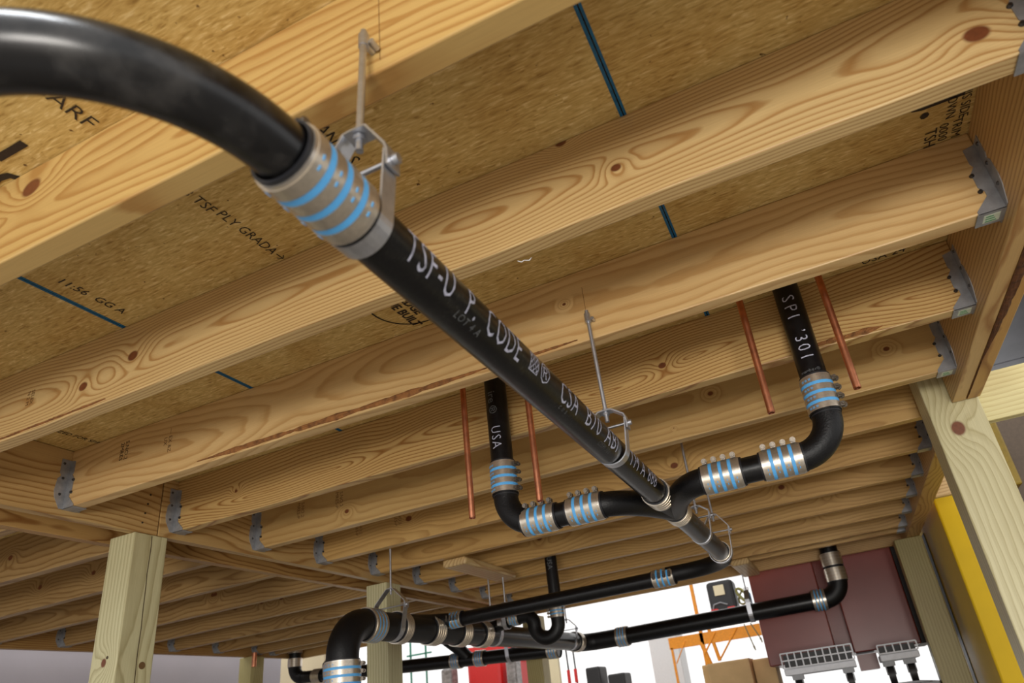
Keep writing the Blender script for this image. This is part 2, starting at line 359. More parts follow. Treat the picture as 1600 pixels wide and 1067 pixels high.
# seam nails by the near left post
for k in range(4): MB().tube([(XL-0.0005, 1.118-0.006*k, 0.12-0.036*k), (XL+0.0016, 1.118-0.006*k, 0.12-0.036*k)], 0.0035, 10).build('nail_head', M_nail, b_l1)
# ------------------------------------------------------------------ joists
KN = {0: [(1.1, 0.15, 0.02), (2.6, 0.05, 0.02)], 1: [(-0.155-XL, 0.086, 0.0085), (0.431-XL, 0.066, 0.016), (-1.38-XL, 0.102, 0.014), (-1.543-XL, 0.070, 0.0125), (-0.249-XL, 0.198, 0.010)],
      2: [(-0.42-XL, 0.12, 0.004)], 3: [(-0.28-XL, 0.085, 0.010), (0.30, 0.09, 0.006)],
      4: [(-0.204-XL, 0.133, 0.008), (0.356-XL, 0.119, 0.008), (-1.722-XL, 0.061, 0.009), (-0.351-XL, 0.045, 0.002)],
      5: [(-1.688-XL, 0.105, 0.014), (-0.445-XL, 0.045, 0.013)], 6: [(1.2, 0.06, 0.012)], 7: [(0.8, 0.1, 0.012), (2.1, 0.08, 0.013)], 8: [(2.3, 0.10, 0.012)], 9: [(1.0, 0.1, 0.012), (2.2, 0.1, 0.014)], 10: [(1.9, 0.1, 0.012)]}
CFG = {0: dict(freq=42, yc=0.02, zc=0.10, wander=0.10, early=(208, 174, 110), late=(168, 118, 56), contrast=0.7),
       1: dict(freq=150, yc=0.07, zc=0.10, wander=0.045, early=(222, 192, 136), late=(176, 128, 70), contrast=0.85),
       2: dict(freq=55, yc=0.02, zc=0.09, wander=0.09, early=(222, 188, 132), late=(192, 148, 90), contrast=0.7),
       3: dict(freq=95, yc=0.010, zc=0.08, wander=0.10, early=(208, 174, 114), late=(156, 108, 54)),
       4: dict(freq=50, yc=0.10, zc=0.15, wander=0.05, early=(204, 170, 112), late=(176, 136, 80), contrast=0.6)}
NK = {0: 'above the black bend, with broad wavy grain', 1: 'with round knots and fine straight grain', 2: 'with bark left on part of its lower edge', 3: 'with bold wavy cathedral grain behind the copper tubes', 4: 'with small black knots, behind the copper tube ends'}
joists = []
for k, y in enumerate(JY):
    cf = dict(CFG.get(k, dict(freq=60+7*(k % 3), yc=0.03+0.02*(k % 3), zc=0.05*(k % 5), wander=0.07, early=(206, 168, 106), late=(168, 126, 70), contrast=0.55)))
    e, l = cf.pop('early'), cf.pop('late')
    mt = wood('pine_joist_%d' % k, e, l, 30+k, 'X', KN.get(k, []), randknots=False, **cf)
    b = MB(); x0, x1 = XL+0.0005, (XR-0.0005); dy = {1: 0.004}.get(k, 0)
    bx = MB().box((x0, y, 0), (x1, y+JT, ZT-0.0008), 0.0028); b = bx
    lab = '%s pine joist of the main bay %s' % (ORD[k], NK.get(k, 'counted from the camera' if k < 10 else 'in front of the far rim board'))
    j = tag(b.build('floor_joist', mt, origin=(XL, y, 0)), lab, 'joist', 'joists of the main bay'); joists.append(j)
for k, y in enumerate(JY):
    y += 0.015
    x0, x1 = -4.6195, -2.4255
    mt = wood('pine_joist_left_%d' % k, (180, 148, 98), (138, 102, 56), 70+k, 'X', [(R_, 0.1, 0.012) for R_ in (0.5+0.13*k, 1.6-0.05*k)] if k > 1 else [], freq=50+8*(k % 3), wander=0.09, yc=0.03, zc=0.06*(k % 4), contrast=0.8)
    tag(MB().box((x0, y, 0), (x1, y+JT, ZT-0.0008), 0.0028).build('floor_joist', mt, origin=(x0, y, 0)),
        '%s pine joist of the shaded left bay' % ORD[k], 'joist', 'joists of the left bay')
far_rim = tag(MB().box((-4.62, 4.62, -0.02), (XR+0.08, 4.66, ZT-0.001), 0.003).build('rim_beam', wood('pine_rim_far', (206, 168, 108), (170, 122, 66), 18, 'X'), origin=(XL, 4.62, 0)), 'far pine rim board closing the joist bays above the maroon cabinets', 'beam')
# ragged waney edges on joists
def wane(j, k, xa, xb, hw, mat, z=0.006):
    n = 70; y = JY[k]; P = []; Wd = []
    for i in range(n):
        x = xa+(xb-xa)*i/(n-1); P.append((x, y-0.0004, z+hw*0.5)); Wd.append(hw*(0.55+0.6*noise.noise(Vector((x*13, k, 0)))+0.2*noise.noise(Vector((x*60, k, 4))))*min(1, 6*i/n+0.1, 6*(n-1-i)/n+0.1))
    ragged(P, Wd, (0, 0, 1), (0, -1, 0), 'bark_edge', mat, j)
wane(joists[2], 2, -1.62, -0.62, 0.014, M_bark2)
wane(joists[2], 2, -0.62, -0.40, 0.006, M_bark2)
wane(joists[1], 1, -1.95, -1.45, 0.004, M_bark2)
wane(joists[3], 3, 0.10, 0.30, 0.012, M_bark2)
# stamps on joists (printed sideways, as on the photograph)
def joist_stamp(k, x, z, txt, size, mat=M_ink2, st=1.0):
    text_flat(txt, size, (x, JY[k], z), (0, 0, -1), (1, 0, 0), mat, 'grade_stamp', joists[k], 0.0006, st)
joist_stamp(1, -1.744, 0.10, 'SELEX\nN 2 M', 0.016); joist_stamp(2, -1.948, 0.135, 'S.NO.2\n2MRES', 0.022, M_ink); joist_stamp(2, -1.756, 0.118, '\u2014 EX &Z\nUX', 0.020)
for k, x in ((4, -1.96), (4, -1.761), (5, -1.965), (5, -1.747)): joist_stamp(k, x, 0.12, 'S.NO.2\nMRES-P', 0.022)
# pencil lines above the rod couplers, a splinter, nail
M_pencil = plain('pencil_line', (120, 84, 40), 0.8)
MB().box((-0.3685, JY[2]-0.0004, 0.078), (-0.3675, JY[2]+0.0006, 0.150)).build('pencil_line', M_pencil, joists[2])
MB().box((-0.3645, JY[0]-0.0004, 0.020), (-0.3635, JY[0]+0.0006, 0.160)).build('pencil_line', M_pencil, joists[0])
MB().tube([(-0.385, 0.452, -0.001), (-0.378, 0.4545, -0.005), (-0.372, 0.4535, -0.004), (-0.362, 0.4552, -0.007), (-0.356, 0.4535, -0.004)], [0.0006, 0.0010, 0.0008, 0.0010, 0.0004], 6).build('splinter', M_pwhite, joists[1])
# ------------------------------------------------------------------ joist hangers
def hanger(side, xf, y, label, sticker=False):
    """side +1: the joist lies to +x of the supporting face xf; -1: to -x"""
    s = side; t = 0.0016
    o = empty('joist_hanger', (xf, y+JT/2, -0.004), label, 'joist hanger', 'steel joist hangers'); H = 0.165
    def fl(yy, dirn):      # flange on the beam face, wavy outer edge
        pts = [(0, -0.002), (0, H), (0.030, H), (0.030, 0.118), (0.024, 0.108), (0.034, 0.096), (0.038, 0.055), (0.034, 0.034), (0.014, -0.002)]
        return MB().prism([(xf, yy+dirn*p[0], p[1]) for p in pts], (s*t, 0, 0)).build('beam_flange', M_galv, o)
    fl(y, -1); fl(y+JT, 1)
    def cheek(yy, dirn):   # plate against the joist side, flared foot
        pts = [(0, -0.003), (0, H), (0.024, H-0.006), (0.024, 0.122), (0.020, 0.112), (0.030, 0.098), (0.030, 0.060), (0.022, 0.048), (0.022, 0.036), (0.050, 0.006), (0.050, -0.003)]
        return MB().prism([(xf+s*p[0], yy, p[1]) for p in pts], (0, dirn*t, 0)).build('joist_cheek', M_galv, o)
    cheek(y-0.0004, -1); cheek(y+JT+0.0004, 1)
    MB().box((min(xf, xf+s*0.052), y-0.002, -0.0035), (max(xf, xf+s*0.052), y+JT+0.002, -0.0012)).build('seat', M_galv, o)
    nb = [(0.0, -0.028, 0.150), (0.0, -0.024, 0.100), (0.0, -0.026, 0.045)]
    for (_, dy, z) in nb: MB().tube([(xf+s*0.001, y+dy*0.75, z), (xf+s*0.0042, y+dy*0.75, z)], [0.005, 0.0032], 10).build('nail_head', M_nail, o)
    for (dx, z) in ((0.030, 0.092), (0.029, 0.050)): MB().tube([(xf+s*dx, y-0.001, z), (xf+s*dx, y-0.0055, z)], [0.0052, 0.0034], 10).build('nail_head', M_nail, o)
    if sticker:
        st = MB().box((xf-0.040, y+0.006, -0.0042), (xf-0.010, y+JT-0.008, -0.0036)).build('sticker', M_sticker, o)
        for q in range(3): MB().box((xf-0.036, y+0.010+0.008*q, -0.0046), (xf-0.022+0.003*q, y+0.013+0.008*q, -0.0041)).build('green_print', M_green, st)
    return o
for k, y in enumerate(JY):
    if k >= 1: hanger(-1, XR, y, 'galvanized hanger on the right beam under the %s joist of the main bay' % ORD[k], k in (2, 3, 4))
    if k >= 1: hanger(1, XL, y, 'galvanized hanger on the left rim beam under the %s joist of the main bay' % ORD[k])
    if k >= 1: hanger(-1, -2.425, y+0.015, 'galvanized hanger on the outer left beam under the %s joist of the left bay' % ORD[k])
    if k >= 3: hanger(1, -4.62, y+0.015, 'galvanized hanger on the farthest left beam under the %s joist of the left bay' % ORD[k])
# ------------------------------------------------------------------ posts and cross timbers
def post(x0, x1, y0, y1, z0, z1, mat, label):
    return tag(MB().box((x0, y0, z0), (x1, y1, z1), 0.004).build('support_post', mat, origin=((x0+x1)/2, (y0+y1)/2, z0)), label, 'post', 'treated timber posts')
P1 = post(-2.322, -2.198, 1.078, 1.210, -2.0, -0.0245, wood('treated_post_a', TREAT_E, TREAT_L, 51, 'Z', [(1.545, 0.0, 0.012)], freq=60, wander=0.02, blotch=0.15, contrast=0.45, zc=0.2, randknots=False), 'near left treated post with a long drying crack')
for (pa, pb) in (((XL+0.0004, 1.145, -0.03), (XL+0.0004, 1.150, -0.62)),):
    n = 14; b = MB()
    for i in range(n):
        pass
    pts = [Vector(pa).lerp(Vector(pb), i/(n-1))+Vector((0, 0.003*noise.noise(Vector((i*.5, 0, 0))), 0)) for i in range(n)]
    b.strip(pts, (0, 1, 0), 0.0026, 0.0006); b.build('drying_crack', plain('crack_dark', (70, 52, 30), 0.9), P1)
MB().tube([(XL-0.0005, 1.17, -0.47), (XL+0.001, 1.17, -0.47)], 0.012, 16).build('knot', plain('knot_brown', (112, 84, 50), 0.6), P1)
MB().tube([(-2.245, 1.079, -0.44), (-2.245, 1.0765, -0.44)], 0.005, 12).build('knot', plain('knot_small', (80, 66, 44), 0.6), P1)
P2 = post(-2.322, -2.190, 2.55, 2.68, -2.0, -0.0245, wood('treated_post_b', TREAT_E, TREAT_L, 52, 'Z', contrast=0.45, freq=60, wander=0.02, blotch=0.1), 'second left treated post behind the big black elbow')
P3 = post(-2.385, -2.245, 4.665, 4.80, -2.0, -0.0245, wood('treated_post_c', (176, 164, 110), (140, 124, 76), 53, 'Z', contrast=0.45, freq=60), 'third left post, far behind beside the red cover')
P4 = post(-4.70, -4.57, 4.00, 4.14, -2.0, -0.0205, wood('treated_post_d', (196, 186, 130), (150, 134, 84), 54, 'Z', contrast=0.45, freq=60), 'far left corner post beside the beige partition')
P5 = post(0.441, 0.594, 1.852, 1.990, -2.0, ZT-0.001, wood('treated_post_e', (206, 198, 156), (164, 150, 100), 55, 'Z', [(1.880, -0.012, 0.021)], freq=50, yc=0.10, zc=-0.16, wander=0.014, blotch=0.10, contrast=0.35, randknots=False), 'near right treated post with a big round dark knot')
P6 = post(0.440, 0.600, 4.34, 4.48, -2.0, -0.031, wood('treated_post_f', (168, 156, 100), (130, 116, 66), 56, 'Z', contrast=0.45, freq=60), 'far right treated post between maroon cabinet and yellow column')
T1 = tag(MB().box((0.596, 1.90, -0.106), (2.6, 1.938, 0.058), 0.003).build('cross_timber', wood('treated_cross_a', (224, 214, 160), (196, 178, 118), 57, 'X', freq=60, zc=0.3, wander=0.02, contrast=0.4, randknots=False), origin=(0.6, 1.90, 0)), 'pale treated board running right from the knotty post', 'board')
T2 = tag(MB().box((0.597, 3.30, -0.028), (0.84, 3.338, 0.150), 0.003).build('cross_timber', wood('treated_cross_b', (220, 190, 136), (190, 150, 90), 58, 'X', freq=60, zc=0.3, randknots=False), origin=(0.6, 3.3, 0)), 'second board behind the knotty post, above the yellow column', 'board')
for nm, a, bb, lab in (('wood_block', (-1.792, 2.47, -0.041), (-1.655, 3.06, -0.0005), 'offcut block screwed under two joists beside the hanger rods'),
                       ('wood_block', (-0.575, 4.08, -0.041), (-0.455, 4.66, -0.0005), 'small offcut block under the far joists beside the maroon cabinet')):
    b = MB().box(a, bb, 0.012); tag(b.build(nm, wood('block_'+lab[:5], (214, 186, 134), (180, 140, 88), 60, 'Y', freq=60, randknots=False), origin=a), lab, 'wood block')
# ------------------------------------------------------------------ pipes
RP = 0.0335; PZ = -0.281; PX = -0.371
def pipe(name, path, r, mat, label, cat='pipe', seg=36, group=None, origin=None):
    return tag(MB().tube(path, r, seg).build(name, mat, origin=origin), label, cat, group)
def coupling(c, ax, r, L, scr, label, simple=False, nb=4, group='stainless pipe couplings', blue=None):
    c = Vector(c); ax = Vector(ax).normalized(); scr = Vector(scr); scr = (scr-ax*scr.dot(ax)).normalized(); tn = ax.cross(scr)
    o = empty('pipe_coupling', c, label, 'pipe coupling', group); k = r/0.0335
    MB().ring(c, ax, r+0.0002, r+0.0035*k, L/2+0.005).build('rubber_gasket', M_rubber, o)
    MB().ring(c, ax, r+0.0035*k, r+0.0052*k, L/2).build('steel_shield', M_steel, o)
    pitch = L/nb
    for i in range(nb):
        p = c+ax*(-L/2+pitch*(i+0.5)); bd = MB().ring(p, ax, r+0.0052*k, r+0.0064*k, pitch*0.32).build('clamp_band', M_band, o)
        if not simple:
            q = p+scr*(r+0.0105*k)
            MB().obox(q, ax, tn, scr, pitch*0.24, 0.0075, 0.0042).build('screw_housing', M_screw, bd)
            q2 = q+scr*0.0035; b = MB().tube([q2-tn*0.013, q2+tn*0.007], 0.0038, 10); b.tube([q2+tn*0.006, q2+tn*0.015], 0.0060, 6); b.ring(q2+tn*0.0065, tn, 0.003, 0.0074, 0.0009, 12)
            b.build('clamp_screw', M_screw, bd)
    if blue is None: blue = not simple
    for i in range(nb-1 if blue else 0):
        p = c+ax*(-L/2+pitch*(i+1)); MB().ring(p, ax, r+0.0052*k, r+0.0060*k, pitch*0.17).build('blue_stripe', M_blue, o)
    if not simple:     # pairs of short blue index marks printed on the clamp bands
        for i in range(nb):
            p = c+ax*(-L/2+pitch*(i+0.5)); b = MB()
            for a0 in (-2.3, -2.05, -1.80):
                for e in (-1, 1):
                    a1 = a0; d0 = (scr*math.cos(a1)+tn*math.sin(a1)); t0 = ax.cross(d0)
                    b.obox(p+d0*(r+0.0066*k)+ax*e*pitch*0.06, ax, t0, d0, pitch*0.03, 0.0028, 0.0004)
            for a0 in (2.2, 1.9):
                d0 = (scr*math.cos(a0)+tn*math.sin(a0)); t0 = ax.cross(d0); b.obox(p+d0*(r+0.0066*k), ax, t0, d0, pitch*0.04, 0.0028, 0.0004)
            b.build('blue_index_mark', M_blue, o)
    return o
def clevis(x, y, z, r, ztop, label, ax='Y', zt=None, rod_top=None, plate=None, bolt=None, topfix=False, half=None):
    """adjustable clevis hanger round a pipe along axis ax; rod up to rod_top"""
    A = Vector((0, 1, 0)) if ax == 'Y' else Vector((1, 0, 0)); S = Vector((1, 0, 0)) if ax == 'Y' else Vector((0, 1, 0)); Z = Vector((0, 0, 1))
    c = Vector((x, y, z)); zt = zt or r+0.095; zb = bolt or r+0.028; hw = half or r+0.012; w = 0.024 if r < 0.05 else 0.03
    o = empty('clevis_hanger', c, label, 'pipe hanger', 'clevis pipe hangers')
    MB().strip([c-S*hw+Z*(zb-0.014), c-S*hw+Z*(zb+0.008), c-S*hw*0.93+Z*(zb+0.02), c-S*0.016+Z*zt, c-S*0.008+Z*(zt+0.001), c+S*0.008+Z*(zt+0.001), c+S*0.016+Z*zt, c+S*hw*0.93+Z*(zb+0.02), c+S*hw+Z*(zb+0.008), c+S*hw+Z*(zb-0.014)], A, w, 0.003).build('yoke', M_zinc, o)
    rr = r+0.0022
    low = [c-S*(hw-0.003)+Z*(zb+0.012), c-S*(hw-0.004)+Z*zb]+[c+(-S*math.cos(q)-Z*math.sin(q))*rr for q in [math.pi*i/16 for i in range(17)]]+[c+S*(hw-0.004)+Z*zb, c+S*(hw-0.003)+Z*(zb+0.012)]
    MB().strip(low, A, w, 0.0028).build('strap', M_zinc, o)
    p = c+Z*zb; b = MB().tube([p-S*(hw+0.012), p+S*(hw+0.004)], 0.0032, 12); b.tube([p+S*(hw+0.002), p+S*(hw+0.009)], 0.0068, 6); b.build('bolt', M_zinc, o)
    MB().tube([p-S*(hw+0.002), p-S*(hw+0.008)], 0.0066, 6).build('nut', M_zinc, o)
    q = c+Z*(zt-0.024); top = Vector(rod_top) if rod_top else Vector((x, y, ztop))
    MB().tube([q, c+Z*zt, top], 0.0048, 14).build('threaded_rod', M_zinc, o)
    for dz in (-0.0075, 0.0025): MB().tube([c+Z*(zt+dz-0.0005), c+Z*(zt+dz+0.0055)], 0.0082, 6).build('nut', M_zinc, o)
    if topfix:
        f = Vector((top.x, top.y, top.z-0.02)); b = MB().ring(f, (0, 0, 1), 0.003, 0.0075, 0.011, 16); b.tube([f, f+Vector((0.002, topfix, 0))], [0.0075, 0.0055], 10)
        b.build('side_beam_coupler', M_zinc, o); MB().tube([f+Vector((0.011, 0, -0.004)), f+Vector((0.011, topfix*0.8, -0.004))], 0.0042, 8).build('lag_screw', M_zinc, o)
    return o
# main run
mp = pipe('drain_pipe', [(PX, -0.085, PZ), (PX, 1.284, PZ)], RP, M_scuff, 'long black cast iron pipe with white stencil lettering crossing the middle')
V_OUT = (0.55, 0, -0.20)
def mtext(t, y, size=0.060, st=0.62, out=(0.95, 0, -0.28), mat=M_white, off=-0.0004, sp=1.15): text_wrap(t, size, (PX, y, PZ), (0, 1, 0), RP, out, mat, 'white_lettering', mp, st, 1, off, sp)
mtext('TSF-U', 0.052, 0.060, 0.62); mtext('P.', 0.152, 0.058, 0.62); mtext('CODE', 0.248, 0.060, 0.62); mtext('\u25a9', 0.352, 0.044, 1.0); mtext('\u00ae', 0.394, 0.050, 1.0)
mtext('CSA', 0.507, 0.056, 0.78); mtext('B70', 0.635, 0.056, 0.9); mtext('ABI', 0.750, 0.056, 0.9); mtext('TM A', 0.940, 0.050, 1.0); mtext('888', 1.07, 0.050, 1.0)
mtext('CISPI 301', 0.73, 0.016, 1.0, (0.50, 0, -0.86), M_grey_ink, 0); mtext('LOT 4 A', 0.16, 0.016, 1.0, (0.50, 0, -0.86), M_grey_ink, 0); mtext('c u s', 0.50, 0.016, 1.0, (0.55, 0, -0.83), M_grey_ink, 0)
R_E = 0.200
bend = [(PX, -0.105, PZ), (PX, -0.14, PZ)]+arc((PX-R_E, -0.168, PZ), (1, 0, 0), (0, -1, 0), R_E, 0, math.pi/2, 26)+[(PX-R_E-0.25, -0.168-R_E, PZ)]
pipe('long_sweep_bend', bend, RP*0.93, M_dusty, 'large dark bend sweeping out of the top left corner', 'pipe bend', 48)
coupling((PX, -0.113, PZ), (0, 1, 0), RP, 0.100, (0, 0.0, 1), 'blue striped steel coupling nearest the camera, below the big bend')
clevis(PX-0.002, -0.045, PZ, RP, 0.07, 'zinc clevis hanger beside the nearest coupling, rod fixed to the nearest joist', zt=0.135, bolt=0.073, rod_top=(PX-0.005, -0.031, 0.062), topfix=0.018)
clevis(PX+0.005, 0.835, PZ, RP, 0.07, 'zinc clevis hanger halfway along the lettered pipe', zt=0.094, bolt=0.055, rod_top=(-0.362, 0.802, 0.070), topfix=0.016)
coupling((PX, 1.250, PZ), (0, 1, 0), RP, 0.070, (0.9, 0, 0.3), 'plain ribbed coupling upstream of the double branch', True)
# double branch (combination wye)
by, bz = 1.170, -0.2970; YC = 1.385
fit = empty('double_branch_fitting', (PX, YC, PZ), 'black cast iron double branch fitting where the side arms meet the lettered pipe', 'pipe fitting')
MB().tube([(PX, 1.285, PZ), (PX, 1.455, PZ)], RP*1.04, 36).build('run', M_fit, fit)
for sx in (-1, 1):
    xe = PX+sx*0.135
    P = [Vector((PX, 1.40, PZ)), Vector((PX+sx*0.025, 1.36, PZ))]
    P0, P1_, P2_, P3_ = Vector((PX, 1.440, PZ)), Vector((PX+sx*0.035, 1.33, PZ-0.004)), Vector((PX+sx*0.075, by, bz)), Vector((PX+sx*0.150, by, bz))
    pts = [P0*(1-t)**3+P1_*3*t*(1-t)**2+P2_*3*t*t*(1-t)+P3_*t**3 for t in [i/16 for i in range(17)]]+[P3_+Vector((sx*0.04, 0, 0))]
    MB().tube(pts, RP*1.03, 32).build('side_branch', M_fit, fit)
coupling((PX, 1.480, PZ), (0, 1, 0), RP, 0.060, (0.9, 0, 0.3), 'plain ribbed coupling downstream of the double branch', True)
mp2 = pipe('drain_pipe', [(PX, 1.458, PZ), (PX, 2.26, PZ-0.004)], RP, M_scuff, 'shiny black pipe length between the double branch and the far bend')
text_wrap('CSA B70 ASTM A888 USA', 0.03, (PX, 1.80, PZ-0.001), (0, 1, 0), RP, (0.8, 0, -0.3), M_grey_ink, 'lettering', mp2, 1.5)
clevis(PX, 1.845, PZ, RP, ZT, 'zinc clevis hanger just beyond the double branch', zt=0.098, bolt=0.058)
clevis(PX, 2.235, PZ, 0.043, ZT, 'wide zinc clevis hanger at the end of the main run, next to the far bend', zt=0.150, bolt=0.080)
coupling((PX, 2.245, PZ), (0, 1, 0), RP, 0.060, (0.9, 0, 0.3), 'plain coupling inside the wide clevis at the far bend', True)
# side arms: (sign, elbow x)
RE = 0.088
for sx, xv, side in ((-1, -0.793, 'left'), (1, 0.100, 'right')):
    xa = PX+sx*0.155; xel = xv-sx*RE
    xm = (xa+xel)/2
    x_c1 = PX+sx*0.205; x_c2 = xv-sx*(RE+0.045)
    if sx < 0: x_c1, x_c2 = -0.556, -0.692
    else: x_c1, x_c2 = -0.180, -0.030
    pipe('drain_pipe', [(x_c1-sx*0.02, by, bz), (x_c2+sx*0.02, by, bz)], RP, M_black, 'short black pipe in the %s side arm' % side)
    coupling((x_c1, by, bz), (1, 0, 0), RP, 0.098, (0, -0.25, 1), 'blue striped coupling joining the %s arm to the double branch' % side)
    coupling((x_c2, by, bz), (1, 0, 0), RP, 0.098, (0, -0.25, 1), 'blue striped coupling next to the elbow of the %s arm' % side)
    el = [(x_c2+sx*0.01, by, bz)]+arc((xel, by, bz+RE), (0, 0, -1), (sx, 0, 0), RE, 0, math.pi/2, 16)+[(xv, by, bz+RE+0.02)]
    e = pipe('elbow_fitting', el, RP*1.07, M_fit, 'black cast iron elbow turning up at the end of the %s arm' % side, 'pipe elbow')
    MB().ring((xv, by, bz+RE+0.012), (0, 0, 1), RP, RP*1.16, 0.006).build('bead', M_fit, e)
    zc = bz+RE+0.055
    coupling((xv, by, zc), (0, 0, 1), RP, 0.098, (1, -0.15, 0) if sx > 0 else (1, -0.2, 0), 'blue striped coupling on the %s vertical pipe above its elbow' % side)
    vp = pipe('vertical_pipe', [(xv, by, zc-0.03), (xv, by, ZT+0.01)], RP, M_black, 'black vertical pipe reading %s going up between two joists' % ('USA' if sx < 0 else 'SPI 301'), group='vertical pipes of the side arms')
    out = (0.12, -0.9, -0.3) if sx < 0 else (-0.10, -1, -0.3)
    if sx < 0:
        text_wrap('USA', 0.042, (xv, by, -0.030), (0, 0, -1), RP, (0.05, -1, 0), M_white, 'white_lettering', vp, 0.85, 1, -0.0003, 1.2)
        text_wrap('ire \u00ae', 0.036, (xv, by, 0.085), (0, 0, -1), RP, (-0.05, -1, 0), M_grey_ink, 'grey_lettering', vp, 1.0)
    else:
        text_wrap('SPI', 0.046, (xv, by, 0.098), (0, 0, -1), RP, (-0.15, -1, 0), M_white, 'white_lettering', vp, 0.9, 1, -0.0003, 1.5)
        text_wrap('\u2019301', 0.046, (xv, by, -0.018), (0, 0, -1), RP, (-0.10, -1, 0), M_white, 'white_lettering', vp, 0.85, 1, -0.0003, 1.35)
        for zz in (-0.092, -0.143):
            for q, tx in enumerate(('m', 'e', 'm', 'b', 'e', 'r', '\u00ae')):
                a = -0.75+0.2*q; d = Vector((math.sin(a), -math.cos(a), 0)); U = Vector((math.cos(a), math.sin(a), 0))
                if zz+0.0 > bz+RE+0.11: text_flat(tx, 0.012, Vector((xv, by, zz))+d*RP, U, (0, 0, 1), M_grey_ink, 'grey_lettering', vp, 0.0012)
# copper stubs
for i, (x, zb, lab) in enumerate(((-0.0215, -0.217, 'copper tube stub left of the right vertical pipe'), (0.1725, -0.212, 'copper tube stub right of the right vertical pipe'),
                             (-0.832, -0.292, 'longest copper tube stub, left of the left vertical pipe'), (-0.632, -0.291, 'copper tube stub right of the left vertical pipe, behind the lettered pipe'))):
    y = 1.03
    cu = MB().tube([(x, y, ZT+0.005), (x, y, zb)], 0.0086, 20, False); cu.tube([(x, y, zb), (x, y, ZT)], 0.0072, 20, False)
    cu.ring((x, y, zb+0.0012), (0, 0, 1), 0.0070, 0.0086, 0.0012, 20)
    tag(cu.build('copper_tube', M_copper, origin=(x, y, ZT)), lab, 'copper tube', 'copper tube stubs')
# far bend and cross pipe
cy, cz0, cz1 = 2.470, -0.290, -0.306
pts = [(PX, 2.25, PZ-0.004)]+arc((PX-0.20, cy-0.20, cz0), (1, 0, 0), (0, 1, 0), 0.20, 0, math.pi/2, 16)+[(-0.655, cy, cz0)]
pipe('long_sweep_bend', pts, RP*1.04, M_fit, 'black bend turning the main run left beyond the wide clevis', 'pipe bend')
coupling((-0.672, cy, -0.298), (1, 0, 0.01), RP, 0.095, (0, -0.9, 0.15), 'blue striped coupling at the right end of the long cross pipe')
pipe('drain_pipe', [(-0.66, cy, -0.298), (-1.745, cy, cz1)], RP, M_black, 'long black cross pipe running left to the big pipe')
coupling((-1.728, cy-0.004, cz1+0.001), (1, 0.0, 0.01), RP, 0.075, (0, -0.9, 0.15), 'blue striped coupling where the cross pipe meets the big pipe')
# big collecting pipe
BX, RB = -1.83, 0.060
def bz_(y): return -0.350+(y-1.9)*0.016
RB2 = 0.13
yb = 1.745+RB2; zb = bz_(yb)
pipe('big_elbow', [(BX, 1.745, zb-RB2-0.13), (BX, 1.745, zb-RB2-0.05)]+arc((BX, yb, zb-RB2), (0, -1, 0), (0, 0, 1), RB2, 0, math.pi/2, 18)+[(BX, yb+0.05, zb)], RB*1.05, M_fit, 'big glossy black elbow turning down at the bottom centre left', 'pipe elbow', 44)
coupling((BX, 1.745, zb-RB2-0.075), (0, 0, 1), RB, 0.115, (0.9, 0.35, 0), 'large blue striped coupling on the big vertical pipe under the elbow')
pipe('vertical_pipe', [(BX, 1.745, -2.0), (BX, 1.745, zb-RB2-0.10)], RB, M_black, 'big black vertical pipe below the large elbow', seg=40)
coupling((BX, yb+0.045, zb), (0, 1, 0), RB, 0.085, (-0.9, 0, 0.4), 'large coupling with thin blue lines between elbow and wide clevis', True, blue=True)
wy = empty('wye_fitting', (BX, 2.2, bz_(2.2)), 'big black wye fitting receiving the long cross pipe', 'pipe fitting')
MB().tube([(BX, yb+0.06, bz_(yb)), (BX, 2.66, bz_(2.66))], RB*1.02, 40).build('run', M_fit, wy)
MB().tube([(BX, 2.20, bz_(2.2)+0.01), (BX+0.005, 2.34, cz1-0.01), (BX+0.030, cy-0.045, cz1+0.002), (BX+0.065, cy-0.018, cz1+0.002)], [RB*0.9, RP*1.25, RP*1.08, RP*1.06], 30).build('side_branch', M_fit, wy)
clevis(BX, 2.075, bz_(2.075), RB, 0, 'large dark clevis hanger over the big pipe in front of the second left post', zt=0.165, bolt=0.085, rod_top=(BX, 2.08, ZT), half=RB+0.022)
coupling((BX, 2.13, bz_(2.13)), (0, 1, 0), RB, 0.05, (0.2, 0, 1), 'large banded coupling just beyond the large clevis', True)
for y, lab in ((2.40, 'first plain steel band coupling along the big pipe'), (2.66, 'second plain steel band coupling along the big pipe'), (2.90, 'third plain steel band coupling along the big pipe')):
    coupling((BX, y, bz_(y)), (0, 1, 0), RB, 0.075, (0.6, 0, 1), lab, True)
bp = pipe('drain_pipe', [(BX, 2.66, bz_(2.66)), (BX, 4.378, bz_(4.378))], RB, M_black, 'big pipe length shining grey behind the trap', seg=40)
text_wrap('(1191 3C   CISPI 301   4\u2033', 0.035, (BX, 3.6, bz_(3.6)), (0, 1, 0), RB, (0.9, 0, 0.1), M_grey_ink, 'grey_lettering', bp, 1.5)
clevis(BX, 3.04, bz_(3.04), RB, ZT, 'zinc clevis hanger on the big pipe below the wood block', zt=0.150, bolt=0.078)
clevis(BX, 4.22, bz_(4.22), RB, ZT, 'zinc clevis hanger at the far end of the big pipe', zt=0.150, bolt=0.078)
coupling((BX, 4.36, bz_(4.36)), (0, 1, 0), RB, 0.07, (0.6, 0, 1), 'steel coupling at the far end of the big pipe', True)
